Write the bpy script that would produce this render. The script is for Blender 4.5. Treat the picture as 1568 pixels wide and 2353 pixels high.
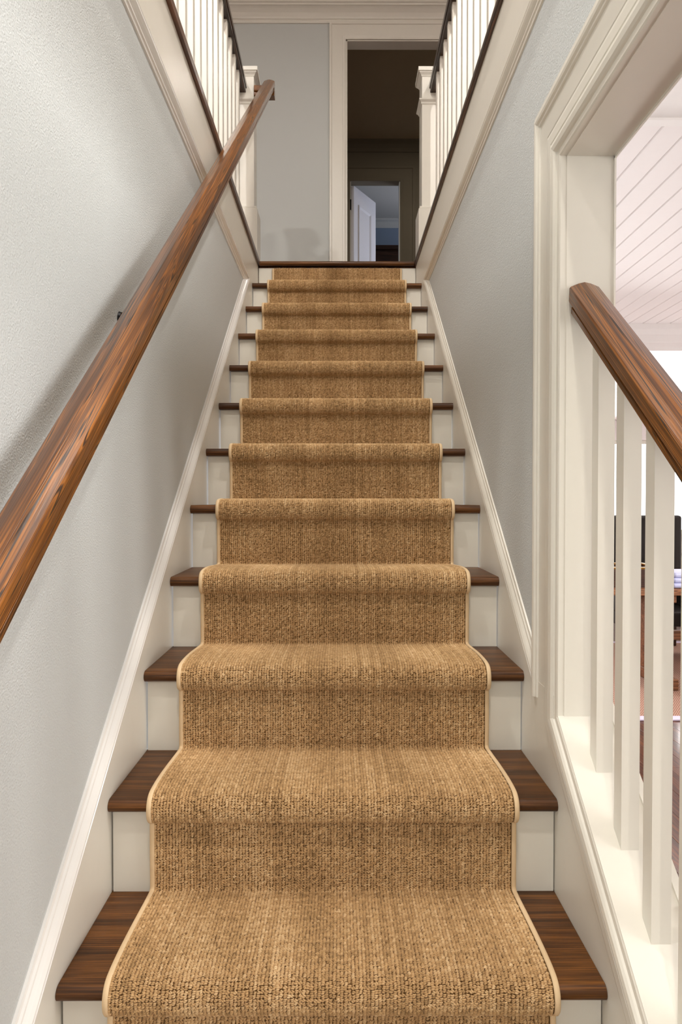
import bpy, bmesh, math, random
import numpy as np
from mathutils import Vector, Matrix, Euler

random.seed(7)
rng = np.random.default_rng(7)
scene = bpy.context.scene
for o in list(bpy.data.objects):
    bpy.data.objects.remove(o)

# ------------------------------------------------------------------ camera
CAMZ = 1.539
cam_d = bpy.data.cameras.new('camera')
cam = bpy.data.objects.new('camera', cam_d)
scene.collection.objects.link(cam)
cam.location = (0, 0, CAMZ)
cam.rotation_euler = (math.pi / 2 - 0.0169, 0, -0.0026)
cam_d.sensor_fit = 'VERTICAL'
cam_d.sensor_height = 36
cam_d.lens = 24
cam_d.clip_start = 0.02
scene.camera = cam

# ------------------------------------------------------------------ world, exposure
vs = scene.view_settings
vs.view_transform = 'Standard'
vs.look = 'None'
vs.gamma = 1
vs.use_curve_mapping = False
vs.exposure = 0.0
world = bpy.data.worlds.new('overcast_sky')
scene.world = world
world.use_nodes = True
bg = world.node_tree.nodes['Background']
bg.inputs[0].default_value = (0.93, 0.96, 1.0, 1)
bg.inputs[1].default_value = 3.0


def area(name, loc, rot, sx, sy, power, col=(1, 1, 1), spread=None):
    L = bpy.data.lights.new(name, 'AREA')
    L.shape = 'RECTANGLE'
    L.size, L.size_y = sx, sy
    L.energy = power
    L.color = col
    if spread:
        L.spread = spread
    o = bpy.data.objects.new(name, L)
    scene.collection.objects.link(o)
    o.location = loc
    o.rotation_euler = rot
    return o


R90 = math.pi / 2
WARM = (1.0, 0.94, 0.86)
# daylight and one added fill light just outside the windows of the room on the right, and of the far bedroom
area('daylight_side_windows', (5.25, -0.55, 1.55), (0, R90, 0), 1.5, 3.2, 222, (1.0, 0.97, 0.92))
area('daylight_end_windows', (3.0, 8.95, 1.75), (-R90, 0, 0), 4.0, 1.2, 360, (1.0, 0.97, 0.95))
area('added_fill_side_window_far', (5.25, 3.8, 1.55), (0, R90, 0), 1.4, 1.6, 215, (1.0, 0.96, 0.93))  # fill light added behind an unseen window to brighten the boarded ceiling
area('daylight_bedroom', (2.75, 8.3, 4.3), (0, R90, 0), 1.3, 1.2, 30, (0.62, 0.72, 1.0))

# ------------------------------------------------------------------ materials
def new_mat(name):
    m = bpy.data.materials.new(name)
    m.use_nodes = True
    nt = m.node_tree
    b = nt.nodes['Principled BSDF']
    return m, nt, b


def N(nt, t, **kw):
    n = nt.nodes.new(t)
    for k, v in kw.items():
        setattr(n, k, v)
    return n


def rgb(r, g, b):
    f = lambda c: ((c / 255 + 0.055) / 1.055) ** 2.4 if c / 255 > 0.04045 else c / 255 / 12.92
    return (f(r), f(g), f(b), 1)


def paint(name, col, rough=0.5, bump=0.0, scale=300, spec=0.5, detail=2, var=0.015):
    m, nt, b = new_mat(name)
    tc = N(nt, 'ShaderNodeTexCoord')
    n = N(nt, 'ShaderNodeTexNoise')
    n.inputs['Scale'].default_value = scale
    n.inputs['Detail'].default_value = detail
    nt.links.new(tc.outputs['Object'], n.inputs['Vector'])
    mix = N(nt, 'ShaderNodeMixRGB', blend_type='MIX')
    c = col
    mix.inputs[1].default_value = (c[0] * (1 - var), c[1] * (1 - var), c[2] * (1 - var), 1)
    mix.inputs[2].default_value = (min(1, c[0] * (1 + var)), min(1, c[1] * (1 + var)), min(1, c[2] * (1 + var)), 1)
    nt.links.new(n.outputs['Fac'], mix.inputs[0])
    nt.links.new(mix.outputs[0], b.inputs['Base Color'])
    b.inputs['Roughness'].default_value = rough
    b.inputs['Specular IOR Level'].default_value = spec
    if bump:
        bp = N(nt, 'ShaderNodeBump')
        bp.inputs['Strength'].default_value = bump
        bp.inputs['Distance'].default_value = 0.002
        nt.links.new(n.outputs['Fac'], bp.inputs['Height'])
        nt.links.new(bp.outputs[0], b.inputs['Normal'])
    return m


def wood(name, dark, mid, light, axis='X', slope=0.0, rough=0.3, coat=0.3, across=55, along=0.8, ring=0.35, per_object=True, lines=0.75, bump=0.12, cyc=30.0):
    """stained oak: grain runs along the given axis (slope tilts it up in the Y-Z plane)."""
    m, nt, b = new_mat(name)
    tc = N(nt, 'ShaderNodeTexCoord')
    mp0 = N(nt, 'ShaderNodeMapping', vector_type='POINT')
    mp0.inputs['Rotation'].default_value = (-slope, 0, 0)
    nt.links.new(tc.outputs['Object'], mp0.inputs['Vector'])
    oi = N(nt, 'ShaderNodeObjectInfo')
    add = N(nt, 'ShaderNodeVectorMath', operation='ADD')
    nt.links.new(mp0.outputs[0], add.inputs[0])
    if per_object:
        mul = N(nt, 'ShaderNodeMath', operation='MULTIPLY')
        mul.inputs[1].default_value = 37.0
        nt.links.new(oi.outputs['Random'], mul.inputs[0])
        nt.links.new(mul.outputs[0], add.inputs[1])
    ia = 'XYZ'.index(axis)

    def scaled(al, ac):
        mp = N(nt, 'ShaderNodeMapping', vector_type='POINT')
        s = [ac] * 3
        s[ia] = al
        mp.inputs['Scale'].default_value = s
        nt.links.new(add.outputs[0], mp.inputs['Vector'])
        return mp.outputs[0]
    n1 = N(nt, 'ShaderNodeTexNoise')
    n1.inputs['Scale'].default_value = 1
    n1.inputs['Detail'].default_value = 3
    n1.inputs['Distortion'].default_value = 0.4
    nt.links.new(scaled(along, across * 0.35), n1.inputs['Vector'])
    # growth-ring lines
    wv = N(nt, 'ShaderNodeMath', operation='MULTIPLY')
    wv.inputs[1].default_value = cyc
    nt.links.new(n1.outputs['Fac'], wv.inputs[0])
    sn = N(nt, 'ShaderNodeMath', operation='SINE')
    nt.links.new(wv.outputs[0], sn.inputs[0])
    n2 = N(nt, 'ShaderNodeTexNoise')
    n2.inputs['Scale'].default_value = 1
    n2.inputs['Detail'].default_value = 4
    n2.inputs['Roughness'].default_value = 0.65
    nt.links.new(scaled(along * 4, across * 6), n2.inputs['Vector'])
    n3 = N(nt, 'ShaderNodeTexNoise')
    n3.inputs['Scale'].default_value = 1
    n3.inputs['Detail'].default_value = 2
    nt.links.new(scaled(along * 0.8, across * 0.25), n3.inputs['Vector'])
    # combine
    a = N(nt, 'ShaderNodeMath', operation='MULTIPLY_ADD')
    a.inputs[1].default_value = ring * 0.5
    nt.links.new(sn.outputs[0], a.inputs[0])
    nt.links.new(n2.outputs['Fac'], a.inputs[2])
    a2 = N(nt, 'ShaderNodeMath', operation='MULTIPLY_ADD')
    a2.inputs[1].default_value = 0.5
    nt.links.new(n3.outputs['Fac'], a2.inputs[0])
    nt.links.new(a.outputs[0], a2.inputs[2])
    cr = N(nt, 'ShaderNodeValToRGB')
    e = cr.color_ramp.elements
    e[0].position, e[0].color = 0.38, dark
    e[1].position, e[1].color = 1.02, light
    k = e.new(0.72)
    k.color = mid
    nt.links.new(a2.outputs[0], cr.inputs[0])
    # thin dark pore lines
    gt = N(nt, 'ShaderNodeMapRange')
    gt.inputs[1].default_value = 0.80
    gt.inputs[2].default_value = 0.98
    gt.inputs[3].default_value = 0.0
    gt.inputs[4].default_value = lines
    nt.links.new(sn.outputs[0], gt.inputs[0])
    mx = N(nt, 'ShaderNodeMixRGB', blend_type='MIX')
    nt.links.new(gt.outputs[0], mx.inputs[0])
    nt.links.new(cr.outputs[0], mx.inputs[1])
    mx.inputs[2].default_value = dark
    nt.links.new(mx.outputs[0], b.inputs['Base Color'])
    b.inputs['Roughness'].default_value = rough
    b.inputs['Specular IOR Level'].default_value = 0.32
    b.inputs['Coat Weight'].default_value = coat
    b.inputs['Coat Roughness'].default_value = 0.12
    bp = N(nt, 'ShaderNodeBump')
    bp.inputs['Strength'].default_value = bump
    bp.inputs['Distance'].default_value = 0.001
    nt.links.new(a.outputs[0], bp.inputs['Height'])
    nt.links.new(bp.outputs[0], b.inputs['Normal'])
    return m


def plain(name, col, rough=0.5, metallic=0.0):
    m, nt, b = new_mat(name)
    b.inputs['Base Color'].default_value = col
    b.inputs['Roughness'].default_value = rough
    b.inputs['Metallic'].default_value = metallic
    return m


def emitter(name, col, strength):
    m, nt, b = new_mat(name)
    b.inputs['Base Color'].default_value = col
    b.inputs['Emission Color'].default_value = col
    b.inputs['Emission Strength'].default_value = strength
    return m


SL = math.atan(0.784)
M = {}
M['wall'] = paint('grey_wall_paint', rgb(206, 210, 210), 0.75, 0.9, 280, 0.25, 3)
M['wall_up'] = paint('grey_wall_paint_upstairs', rgb(202, 205, 202), 0.75, 0.12, 330, 0.25)
M['trim'] = paint('cream_trim_paint', rgb(229, 225, 214), 0.32, 0.03, 40, 0.45)
M['trim_lit'] = paint('trim_paint_lit', rgb(250, 249, 246), 0.25, 0.0, 40, 0.5)  # whiter trim paint: light falling on the left cap put into the colour
M['room_white'] = paint('white_room_paint', rgb(240, 234, 232), 0.5, 0.02, 40, 0.3)
M['board'] = paint('white_ceiling_board_paint', rgb(240, 232, 231), 0.5, 0.02, 40, 0.3)
M['tread'] = wood('dark_stained_oak_tread', rgb(32, 17, 5), rgb(82, 48, 17), rgb(124, 78, 32), 'X', 0, 0.42, 0.12, across=60, along=1.3, cyc=22, lines=0.4, ring=0.25)
M['rail'] = wood('stained_oak_rail', rgb(36, 18, 5), rgb(114, 66, 20), rgb(166, 102, 36), 'Y', SL, 0.30, 0.45, across=90, along=0.5, cyc=75, lines=0.95, bump=0.3)
M['nosing_y'] = wood('dark_stained_oak_edge', rgb(28, 14, 6), rgb(66, 40, 21), rgb(100, 62, 34), 'Y', 0, 0.3, 0.3)
M['rail_y'] = wood('dark_stained_oak_level_rail', rgb(26, 14, 8), rgb(58, 36, 22), rgb(92, 60, 38), 'Y', 0, 0.3, 0.3)
M['floor_y'] = wood('dark_oak_floor', rgb(38, 18, 9), rgb(84, 46, 25), rgb(118, 70, 40), 'Y', 0, 0.3, 0.3)
M['table'] = wood('reclaimed_wood', rgb(60, 34, 20), rgb(128, 82, 52), rgb(164, 112, 76), 'X', 0, 0.55, 0.0)
M['dark_wood'] = wood('dark_cabinet_wood', rgb(28, 14, 8), rgb(60, 34, 20), rgb(84, 50, 30), 'X', 0, 0.5, 0.0)
M['black_metal'] = plain('black_metal', rgb(18, 18, 20), 0.35, 0.8)
M['brass'] = plain('brass', rgb(190, 140, 70), 0.3, 1.0)
M['glass_blue'] = plain('blue_glazed_ceramic', rgb(120, 160, 235), 0.25)
M['binding'] = paint('tan_cotton_binding', rgb(230, 202, 162), 0.85, 0.3, 900, 0.1)
M['plaster'] = paint('white_ceiling_plaster', rgb(224, 218, 206), 0.8, 0.05, 200, 0.2)
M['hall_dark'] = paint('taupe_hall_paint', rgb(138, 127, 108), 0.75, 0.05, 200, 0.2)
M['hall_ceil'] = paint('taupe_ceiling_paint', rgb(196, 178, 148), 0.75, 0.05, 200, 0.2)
M['blue_wall'] = paint('blue_grey_bedroom_paint', rgb(150, 164, 182), 0.75, 0.05, 200, 0.2)
M['dark_gap'] = plain('unlit_carcass_timber', rgb(70, 52, 36), 0.9)
M['lens'] = emitter('added_lamp_lens', (1, 0.88, 0.72, 1), 6)  # glowing lens of the added ceiling lamps


def glass_mat():
    m = bpy.data.materials.new('window_glass')
    m.use_nodes = True
    nt = m.node_tree
    nt.nodes.remove(nt.nodes['Principled BSDF'])
    t = N(nt, 'ShaderNodeBsdfTransparent')
    g = N(nt, 'ShaderNodeBsdfGlossy')
    g.inputs['Roughness'].default_value = 0.02
    f = N(nt, 'ShaderNodeFresnel')
    f.inputs[0].default_value = 1.45
    mx = N(nt, 'ShaderNodeMixShader')
    nt.links.new(f.outputs[0], mx.inputs[0])
    nt.links.new(t.outputs[0], mx.inputs[1])
    nt.links.new(g.outputs[0], mx.inputs[2])
    nt.links.new(mx.outputs[0], nt.nodes['Material Output'].inputs[0])
    return m


M['glass'] = glass_mat()


def carpet_mat():
    m, nt, b = new_mat('woven_loop_pile')
    at = N(nt, 'ShaderNodeAttribute', attribute_type='INSTANCER', attribute_name='tint')
    cr = N(nt, 'ShaderNodeValToRGB')
    e = cr.color_ramp.elements
    e[0].position, e[0].color = 0.0, rgb(141, 109, 68)
    e[1].position, e[1].color = 1.0, rgb(240, 209, 163)
    k = e.new(0.5)
    k.color = rgb(201, 163, 115)
    nt.links.new(at.outputs['Fac'], cr.inputs[0])
    nt.links.new(cr.outputs[0], b.inputs['Base Color'])
    b.inputs['Roughness'].default_value = 0.9
    b.inputs['Specular IOR Level'].default_value = 0.12
    b.inputs['Sheen Weight'].default_value = 0.15
    return m


M['pile'] = carpet_mat()
M['backing'] = paint('carpet_backing', rgb(120, 90, 54), 0.95, 0.3, 500, 0.05, 2, 0.25)


def rug_mat():
    m, nt, b = new_mat('woven_rug')
    tc = N(nt, 'ShaderNodeTexCoord')
    mp = N(nt, 'ShaderNodeMapping')
    mp.inputs['Rotation'].default_value = (0, 0, 0.6)
    nt.links.new(tc.outputs['Object'], mp.inputs[0])
    w = N(nt, 'ShaderNodeTexWave')
    w.inputs['Scale'].default_value = 25
    w.inputs['Distortion'].default_value = 2
    nt.links.new(mp.outputs[0], w.inputs['Vector'])
    mx = N(nt, 'ShaderNodeMixRGB')
    mx.inputs[1].default_value = rgb(134, 92, 70)
    mx.inputs[2].default_value = rgb(186, 150, 132)
    nt.links.new(w.outputs['Fac'], mx.inputs[0])
    nt.links.new(mx.outputs[0], b.inputs['Base Color'])
    b.inputs['Roughness'].default_value = 0.95
    return m


M['rug'] = rug_mat()
M['rug_border'] = paint('lavender_rug_border', rgb(214, 202, 222), 0.9, 0.1, 300, 0.1)


def wicker_mat():
    m, nt, b = new_mat('dark_wicker')
    tc = N(nt, 'ShaderNodeTexCoord')
    ck = N(nt, 'ShaderNodeTexBrick')
    ck.inputs['Scale'].default_value = 30
    ck.inputs['Color1'].default_value = rgb(34, 27, 22)
    ck.inputs['Color2'].default_value = rgb(24, 19, 16)
    ck.inputs['Mortar'].default_value = rgb(8, 6, 5)
    nt.links.new(tc.outputs['Object'], ck.inputs['Vector'])
    nt.links.new(ck.outputs['Color'], b.inputs['Base Color'])
    b.inputs['Roughness'].default_value = 0.6
    return m


M['wicker'] = wicker_mat()


def cushion_mat():
    m, nt, b = new_mat('pale_blue_cloth')
    tc = N(nt, 'ShaderNodeTexCoord')
    n = N(nt, 'ShaderNodeTexNoise')
    n.inputs['Scale'].default_value = 6
    nt.links.new(tc.outputs['Object'], n.inputs['Vector'])
    mx = N(nt, 'ShaderNodeMixRGB')
    mx.inputs[1].default_value = rgb(150, 160, 215)
    mx.inputs[2].default_value = rgb(220, 222, 240)
    nt.links.new(n.outputs['Fac'], mx.inputs[0])
    nt.links.new(mx.outputs[0], b.inputs['Base Color'])
    b.inputs['Roughness'].default_value = 0.85
    return m


M['cushion'] = cushion_mat()

# ------------------------------------------------------------------ mesh helpers
COL = scene.collection


def link(name, me, mat, parent=None, loc=(0, 0, 0)):
    o = bpy.data.objects.new(name, me)
    COL.objects.link(o)
    if mat is not None and not me.materials:
        me.materials.append(mat)
    o.location = loc
    if parent is not None:
        o.parent = parent
    return o


def mk(name, verts, faces, mat, parent=None, loc=(0, 0, 0), smooth=False, fix=True):
    me = bpy.data.meshes.new(name)
    me.from_pydata([tuple(v) for v in verts], [], faces)
    if fix:
        bm = bmesh.new()
        bm.from_mesh(me)
        bmesh.ops.recalc_face_normals(bm, faces=bm.faces)
        bm.to_mesh(me)
        bm.free()
    if smooth:
        me.polygons.foreach_set('use_smooth', [True] * len(me.polygons))
    me.update()
    return link(name, me, mat, parent, loc)


def box_data(x0, x1, y0, y1, z0, z1, off=0):
    v = [(x0, y0, z0), (x1, y0, z0), (x1, y1, z0), (x0, y1, z0), (x0, y0, z1), (x1, y0, z1), (x1, y1, z1), (x0, y1, z1)]
    f = [(0, 3, 2, 1), (4, 5, 6, 7), (0, 1, 5, 4), (1, 2, 6, 5), (2, 3, 7, 6), (3, 0, 4, 7)]
    return v, [tuple(i + off for i in q) for q in f]


def box_mesh(name, x0, x1, y0, y1, z0, z1, bevel=0.0, seg=2):
    bm = bmesh.new()
    v, f = box_data(x0, x1, y0, y1, z0, z1)
    vs_ = [bm.verts.new(p) for p in v]
    for q in f:
        bm.faces.new([vs_[i] for i in q])
    if bevel:
        bmesh.ops.bevel(bm, geom=list(bm.edges), offset=bevel, segments=seg, affect='EDGES', profile=0.5)
    me = bpy.data.meshes.new(name)
    bm.to_mesh(me)
    bm.free()
    return me


def box(name, x0, x1, y0, y1, z0, z1, mat, parent=None, bevel=0.0, loc=(0, 0, 0)):
    return link(name, box_mesh(name, x0, x1, y0, y1, z0, z1, bevel), mat, parent, loc)


def boxes(name, rects, mat, parent=None):
    V, F = [], []
    for r in rects:
        v, f = box_data(*r, off=len(V))
        V += v
        F += f
    return mk(name, V, F, mat, parent, fix=False)


def prism_data(poly, x0, x1, off=0):
    """poly in (y,z) extruded along x"""
    n = len(poly)
    v = [(x0, p[0], p[1]) for p in poly] + [(x1, p[0], p[1]) for p in poly]
    f = [tuple(range(n)), tuple(range(2 * n - 1, n - 1, -1))]
    for i in range(n):
        j = (i + 1) % n
        f.append((i, i + n, j + n, j))
    return v, [tuple(i + off for i in q) for q in f]


def prism_x(name, poly, x0, x1, mat, parent=None, loc=(0, 0, 0), smooth=False):
    v, f = prism_data(poly, x0, x1)
    o = mk(name, v, f, mat, parent, loc)
    if smooth:
        auto_smooth(o)
    return o


def auto_smooth(o, ang=35):
    me = o.data
    bm = bmesh.new()
    bm.from_mesh(me)
    for f in bm.faces:
        f.smooth = len(f.verts) <= 4
    for e in bm.edges:
        if len(e.link_faces) == 2 and e.calc_face_angle(0) > math.radians(ang):
            e.smooth = False
    bm.to_mesh(me)
    bm.free()


def sweep(name, prof, path, X_axis, mat, parent=None, up=None, closed=True, loc=(0, 0, 0)):
    """extrude a closed profile (a,b) straight along path[0]->path[1]; a along X_axis, b along up"""
    p0, p1 = Vector(path[0]), Vector(path[1])
    ax, u = Vector(X_axis), Vector(up)
    n = len(prof)
    v = [p0 + ax * a + u * b for a, b in prof] + [p1 + ax * a + u * b for a, b in prof]
    f = [tuple(range(n)), tuple(range(2 * n - 1, n - 1, -1))]
    for i in range(n):
        j = (i + 1) % n
        f.append((i, j, j + n, i + n))
    o = mk(name, v, f, mat, parent, loc)
    return o


def offset_poly(path, d):
    """offset an open 2-D polyline to its left by d with mitred corners"""
    pts = [Vector(p) for p in path]
    out = []
    for i, p in enumerate(pts):
        if i == 0 or i == len(pts) - 1:
            a, b_ = (pts[0], pts[1]) if i == 0 else (pts[-2], pts[-1])
            t = (b_ - a).normalized()
            out.append(p + Vector((-t.y, t.x)) * d)
        else:
            t1 = (p - pts[i - 1]).normalized()
            t2 = (pts[i + 1] - p).normalized()
            n1, n2 = Vector((-t1.y, t1.x)), Vector((-t2.y, t2.x))
            m = (n1 + n2)
            out.append(p + m * (d / (1 + n1.dot(n2))))
    return out


def moulding(name, path, prof, P, mat, parent=None):
    """sweep an open profile [(offset, protrusion)] round a 2-D path with mitred corners; P maps (u,v,p)->xyz"""
    V, F = [], []
    n = len(path)
    for d, p in prof:
        for q in offset_poly(path, d):
            V.append(P(q.x, q.y, p))
    for i in range(len(prof) - 1):
        for j in range(n - 1):
            F.append((i * n + j, i * n + j + 1, (i + 1) * n + j + 1, (i + 1) * n + j))
    # end caps
    F.append(tuple(i * n for i in range(len(prof))))
    F.append(tuple(i * n + n - 1 for i in range(len(prof)))[::-1])
    return mk(name, V, F, mat, parent, fix=False)


def tag(o, label=None, cat=None, group=None, kind=None):
    if label:
        o['label'] = label
    if cat:
        o['category'] = cat
    if group:
        o['group'] = group
    if kind:
        o['kind'] = kind
    return o


def struct(o, label, cat=None):
    return tag(o, label, cat, None, 'structure')


def empty(name, loc=(0, 0, 0)):
    e = bpy.data.objects.new(name, None)
    COL.objects.link(e)
    e.location = loc
    e.empty_display_size = 0.1
    return e


def wall_holes(name, axis, a0, a1, u0, u1, z0, z1, holes, mat):
    """slab between a0..a1 on the given axis, u across, with rectangular holes (u0,u1,z0,z1)"""
    us = sorted({u0, u1, *[h[0] for h in holes], *[h[1] for h in holes]})
    zs = sorted({z0, z1, *[h[2] for h in holes], *[h[3] for h in holes]})
    R = []
    for i in range(len(us) - 1):
        for k in range(len(zs) - 1):
            uc, zc = (us[i] + us[i + 1]) / 2, (zs[k] + zs[k + 1]) / 2
            if any(h[0] < uc < h[1] and h[2] < zc < h[3] for h in holes):
                continue
            if axis == 'X':
                R.append((a0, a1, us[i], us[i + 1], zs[k], zs[k + 1]))
            else:
                R.append((us[i], us[i + 1], a0, a1, zs[k], zs[k + 1]))
    return boxes(name, R, mat)


# ------------------------------------------------------------------ the stair's numbers (metres)
RISE, RUN = 0.1906, 0.24844
Y4 = 1.0728                                   # nosing of the fourth tread
XL, XR = -0.452, 0.428                        # faces of the skirt boards
WL, WR = -0.4715, 0.4445                      # wall faces
WRO = 0.524                                   # far face of the right wall
LAND = 2.868                              # upper floor
TH = 0.0254
NOSE = lambda j: Y4 + (j - 4) * RUN
nz = lambda y: 4 * RISE + (y - Y4) * RISE / RUN      # height of the nosing line
CEIL = 5.35
HALLC = 2.62
Y_UP = 5.03                                   # upper wall beyond the landing
Z_F = 2.660                                   # lower edge of the fascia board

# ------------------------------------------------------------------ room shell
struct(boxes('wall_left', [(WL - 0.15, WL, -3.0, 4.0, 0, LAND - TH - 0.02)], M['wall']), 'textured light grey wall beside the stairs behind the wall-mounted handrail', 'wall')
# right wall with the big cased opening
OP_Y, OP_Z = 1.342, 2.2115                     # far jamb and head of the opening
sill = lambda y: nz(y) + 0.146
V, F = [], []
for poly in ([(OP_Y, 0), (4.0, 0), (4.0, LAND - TH - 0.02), (OP_Y, LAND - TH - 0.02)],
             [(-1.6, OP_Z), (OP_Y, OP_Z), (OP_Y, LAND - TH - 0.02), (-1.6, LAND - TH - 0.02)],
             [(-3.0, 0), (-1.6, 0), (-1.6, LAND - TH - 0.02), (-3.0, LAND - TH - 0.02)],
             [(0.2, 0), (OP_Y, 0), (OP_Y, sill(OP_Y) - 0.02), (0.2, sill(0.2) - 0.02)]):
    v, f = prism_data(poly, WR, WRO, len(V))
    V += v
    F += f
struct(mk('wall_right', V, F, M['wall']), 'smooth pale grey wall pierced by the wide cased opening', 'wall')
struct(boxes('floor', [(-0.6, 0.56, -3.0, 4.0, -0.1, 0)], M['floor_y']), 'dark oak floor of the lower hall at the stair foot', 'floor')
struct(boxes('wall_back', [(-0.7, 0.7, -3.15, -3.0, 0, HALLC)], M['wall']), 'grey end wall of the lower hall', 'wall')

# upper floor: slabs either side, landing, near end over the lower hall
struct(boxes('floor_upper', [
    (-2.2, XL - 0.004, -3.0, Y_UP, HALLC + 0.05, LAND - TH), (XR + 0.004, 2.2, -3.0, Y_UP, HALLC + 0.05, LAND - TH),
    (XL - 0.004, XR + 0.004, NOSE(15) + 0.03, Y_UP, HALLC + 0.05, LAND - TH),
    (XL - 0.004, XR + 0.004, -3.0, -1.3, HALLC, LAND - TH),
    (-2.2, -0.44, -3.0, Y_UP, LAND - TH, LAND - 0.001), (0.42, 2.2, -3.0, Y_UP, LAND - TH, LAND - 0.001),
    (-0.44, 0.42, NOSE(15) + 0.02, Y_UP, LAND - TH, LAND - 0.001)], M['floor_y']), 'dark oak floor of the upper landing around the stairwell', 'floor')
struct(wall_holes('wall_upper', 'Y', Y_UP, Y_UP + 0.096, -2.2, 2.2, LAND, CEIL, [(0.0475, 0.88, LAND, LAND + 2.024)], M['wall_up']), 'grey wall beyond the landing with a tall cased doorway', 'wall')
struct(boxes('wall_upper_left', [(-2.3, -2.2, -3.0, Y_UP, LAND, CEIL)], M['room_white']), 'pale wall of the upper hall left of the stairwell', 'wall')
struct(boxes('wall_upper_right', [(2.2, 2.3, -3.0, Y_UP, LAND, CEIL)], M['room_white']), 'pale wall of the upper hall right of the stairwell', 'wall')
struct(boxes('wall_upper_back', [(-2.2, 2.2, -3.1, -3.0, LAND, CEIL)], M['wall_up']), 'pale end wall of the upper hall', 'wall')
struct(boxes('ceiling', [(-2.3, 2.3, -3.1, Y_UP + 0.05, CEIL, CEIL + 0.1)], M['plaster']), 'white plaster ceiling above the stairwell', 'ceiling')

# crown moulding on the upper wall
crown = [(0, 0), (0, 0.010), (0.010, 0.014), (0.022, 0.014), (0.024, 0.020), (0.036, 0.024), (0.058, 0.036), (0.076, 0.054), (0.084, 0.066),
         (0.086, 0.074), (0.098, 0.076), (0.100, 0.086), (0.125, 0.098), (0.15, 0.12), (0.16, 0.14), (0.165, 0.15), (0.342, 0.17)]
Z_CR = 5.008
struct(moulding('trim_crown', [(-2.2, Z_CR), (2.2, Z_CR)], crown, lambda u, v, p: (u, Y_UP - p, v), M['trim']), 'stepped white crown moulding below the upper ceiling', 'moulding')

# ------------------------------------------------------------------ doorway upstairs and the rooms behind it
casing_flat = [(0, 0), (0, 0.012), (0.008, 0.016), (0.022, 0.018), (0.024, 0.014), (0.1, 0.016), (0.104, 0.024), (0.118, 0.026), (0.12, 0)]
d = struct(empty('door_1', (0.46, Y_UP, LAND)), 'white cased doorway in the wall beyond the landing', 'doorway')
o = moulding('casing', [(0.88, LAND), (0.88, LAND + 2.024), (0.0475, LAND + 2.024), (0.0475, LAND)], [(-a, p) for a, p in casing_flat],
             lambda u, v, p: (u - 0.46, -p, v - LAND), M['trim'], d)
o = boxes('jamb', [(0.0475 - 0.46 - 0.001, 0.0475 - 0.46 + 0.012, 0.001, 0.097, 0, 2.03), (0.88 - 0.46 - 0.012, 0.88 - 0.46 + 0.001, 0.001, 0.097, 0, 2.03),
                   (0.0475 - 0.46, 0.88 - 0.46, 0.001, 0.097, 2.018, 2.031)], M['trim'], d)

Y_H2 = 7.22
HC = 5.28
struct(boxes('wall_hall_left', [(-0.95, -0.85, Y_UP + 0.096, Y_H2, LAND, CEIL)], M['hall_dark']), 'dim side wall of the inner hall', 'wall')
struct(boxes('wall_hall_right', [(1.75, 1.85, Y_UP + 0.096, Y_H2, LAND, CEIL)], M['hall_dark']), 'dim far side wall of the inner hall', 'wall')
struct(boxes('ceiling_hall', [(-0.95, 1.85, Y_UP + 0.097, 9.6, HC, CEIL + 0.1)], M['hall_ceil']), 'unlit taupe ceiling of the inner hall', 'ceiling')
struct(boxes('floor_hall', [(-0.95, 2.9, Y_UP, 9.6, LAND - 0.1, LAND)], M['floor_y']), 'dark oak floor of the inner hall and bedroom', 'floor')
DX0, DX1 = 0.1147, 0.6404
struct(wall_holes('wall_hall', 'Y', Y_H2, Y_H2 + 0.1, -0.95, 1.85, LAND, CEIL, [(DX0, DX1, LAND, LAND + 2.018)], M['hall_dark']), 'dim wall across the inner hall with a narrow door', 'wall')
crown2 = [(0, 0), (0, 0.010), (0.01, 0.016), (0.03, 0.03), (0.06, 0.058), (0.07, 0.08), (0.074, 0.094), (0.092, 0.1)]
struct(moulding('trim_hall_crown', [(-0.85, HC - 0.091), (1.75, HC - 0.091)], crown2, lambda u, v, p: (u, Y_H2 - p, v), M['hall_dark']), 'crown moulding in the dim inner hall', 'moulding')
d2 = struct(empty('door_2', ((DX0 + DX1) / 2, Y_H2, LAND)), 'open white panelled door at the end of the inner hall', 'door')
cx = (DX0 + DX1) / 2
moulding('casing', [(DX1, LAND), (DX1, LAND + 2.018), (DX0, LAND + 2.018), (DX0, LAND)],
         [(-a * 1.25, p) for a, p in casing_flat], lambda u, v, p: (u - cx, -p, v - LAND), M['hall_dark'], d2)
boxes('jamb', [(DX0 - cx, DX0 - cx + 0.01, 0, 0.1, 0, 2.03), (DX1 - cx - 0.01, DX1 - cx, 0, 0.1, 0, 2.03), (DX0 - cx, DX1 - cx, 0, 0.1, 2.02, 2.03)], M['trim'], d2)
# leaf, hinged on the left, opened into the bedroom
leaf_w, ang = 0.485, math.radians(58.6)
leaf = box('door_leaf', 0, leaf_w, -0.035, 0, 0.01, 2.010, M['room_white'], d2)
leaf.location = (DX0 - cx + 0.012, 0.10, 0)
leaf.rotation_euler = (0, 0, ang)
pw0, pw1, pz0, pz1 = 0.10, leaf_w - 0.11, 1.05, 1.83
for (z0, z1) in ((1.05, 1.84), (0.22, 0.92)):
    moulding('panel_moulding', [(pw0, z0), (pw1, z0), (pw1, z1), (pw0, z1), (pw0, z0)], [(0, 0.0), (-0.004, 0.010), (0.012, 0.010), (0.03, 0.002), (0.034, -0.001)],
             lambda u, v, p: (u, -0.035 - p, v), M['room_white'], leaf)
hg = box('hinge', DX0 - cx + 0.0, DX0 - cx + 0.012, -0.004, 0.02, 1.72, 1.83, M['black_metal'], d2)
tag(hg, 'black butt hinge')
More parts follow.
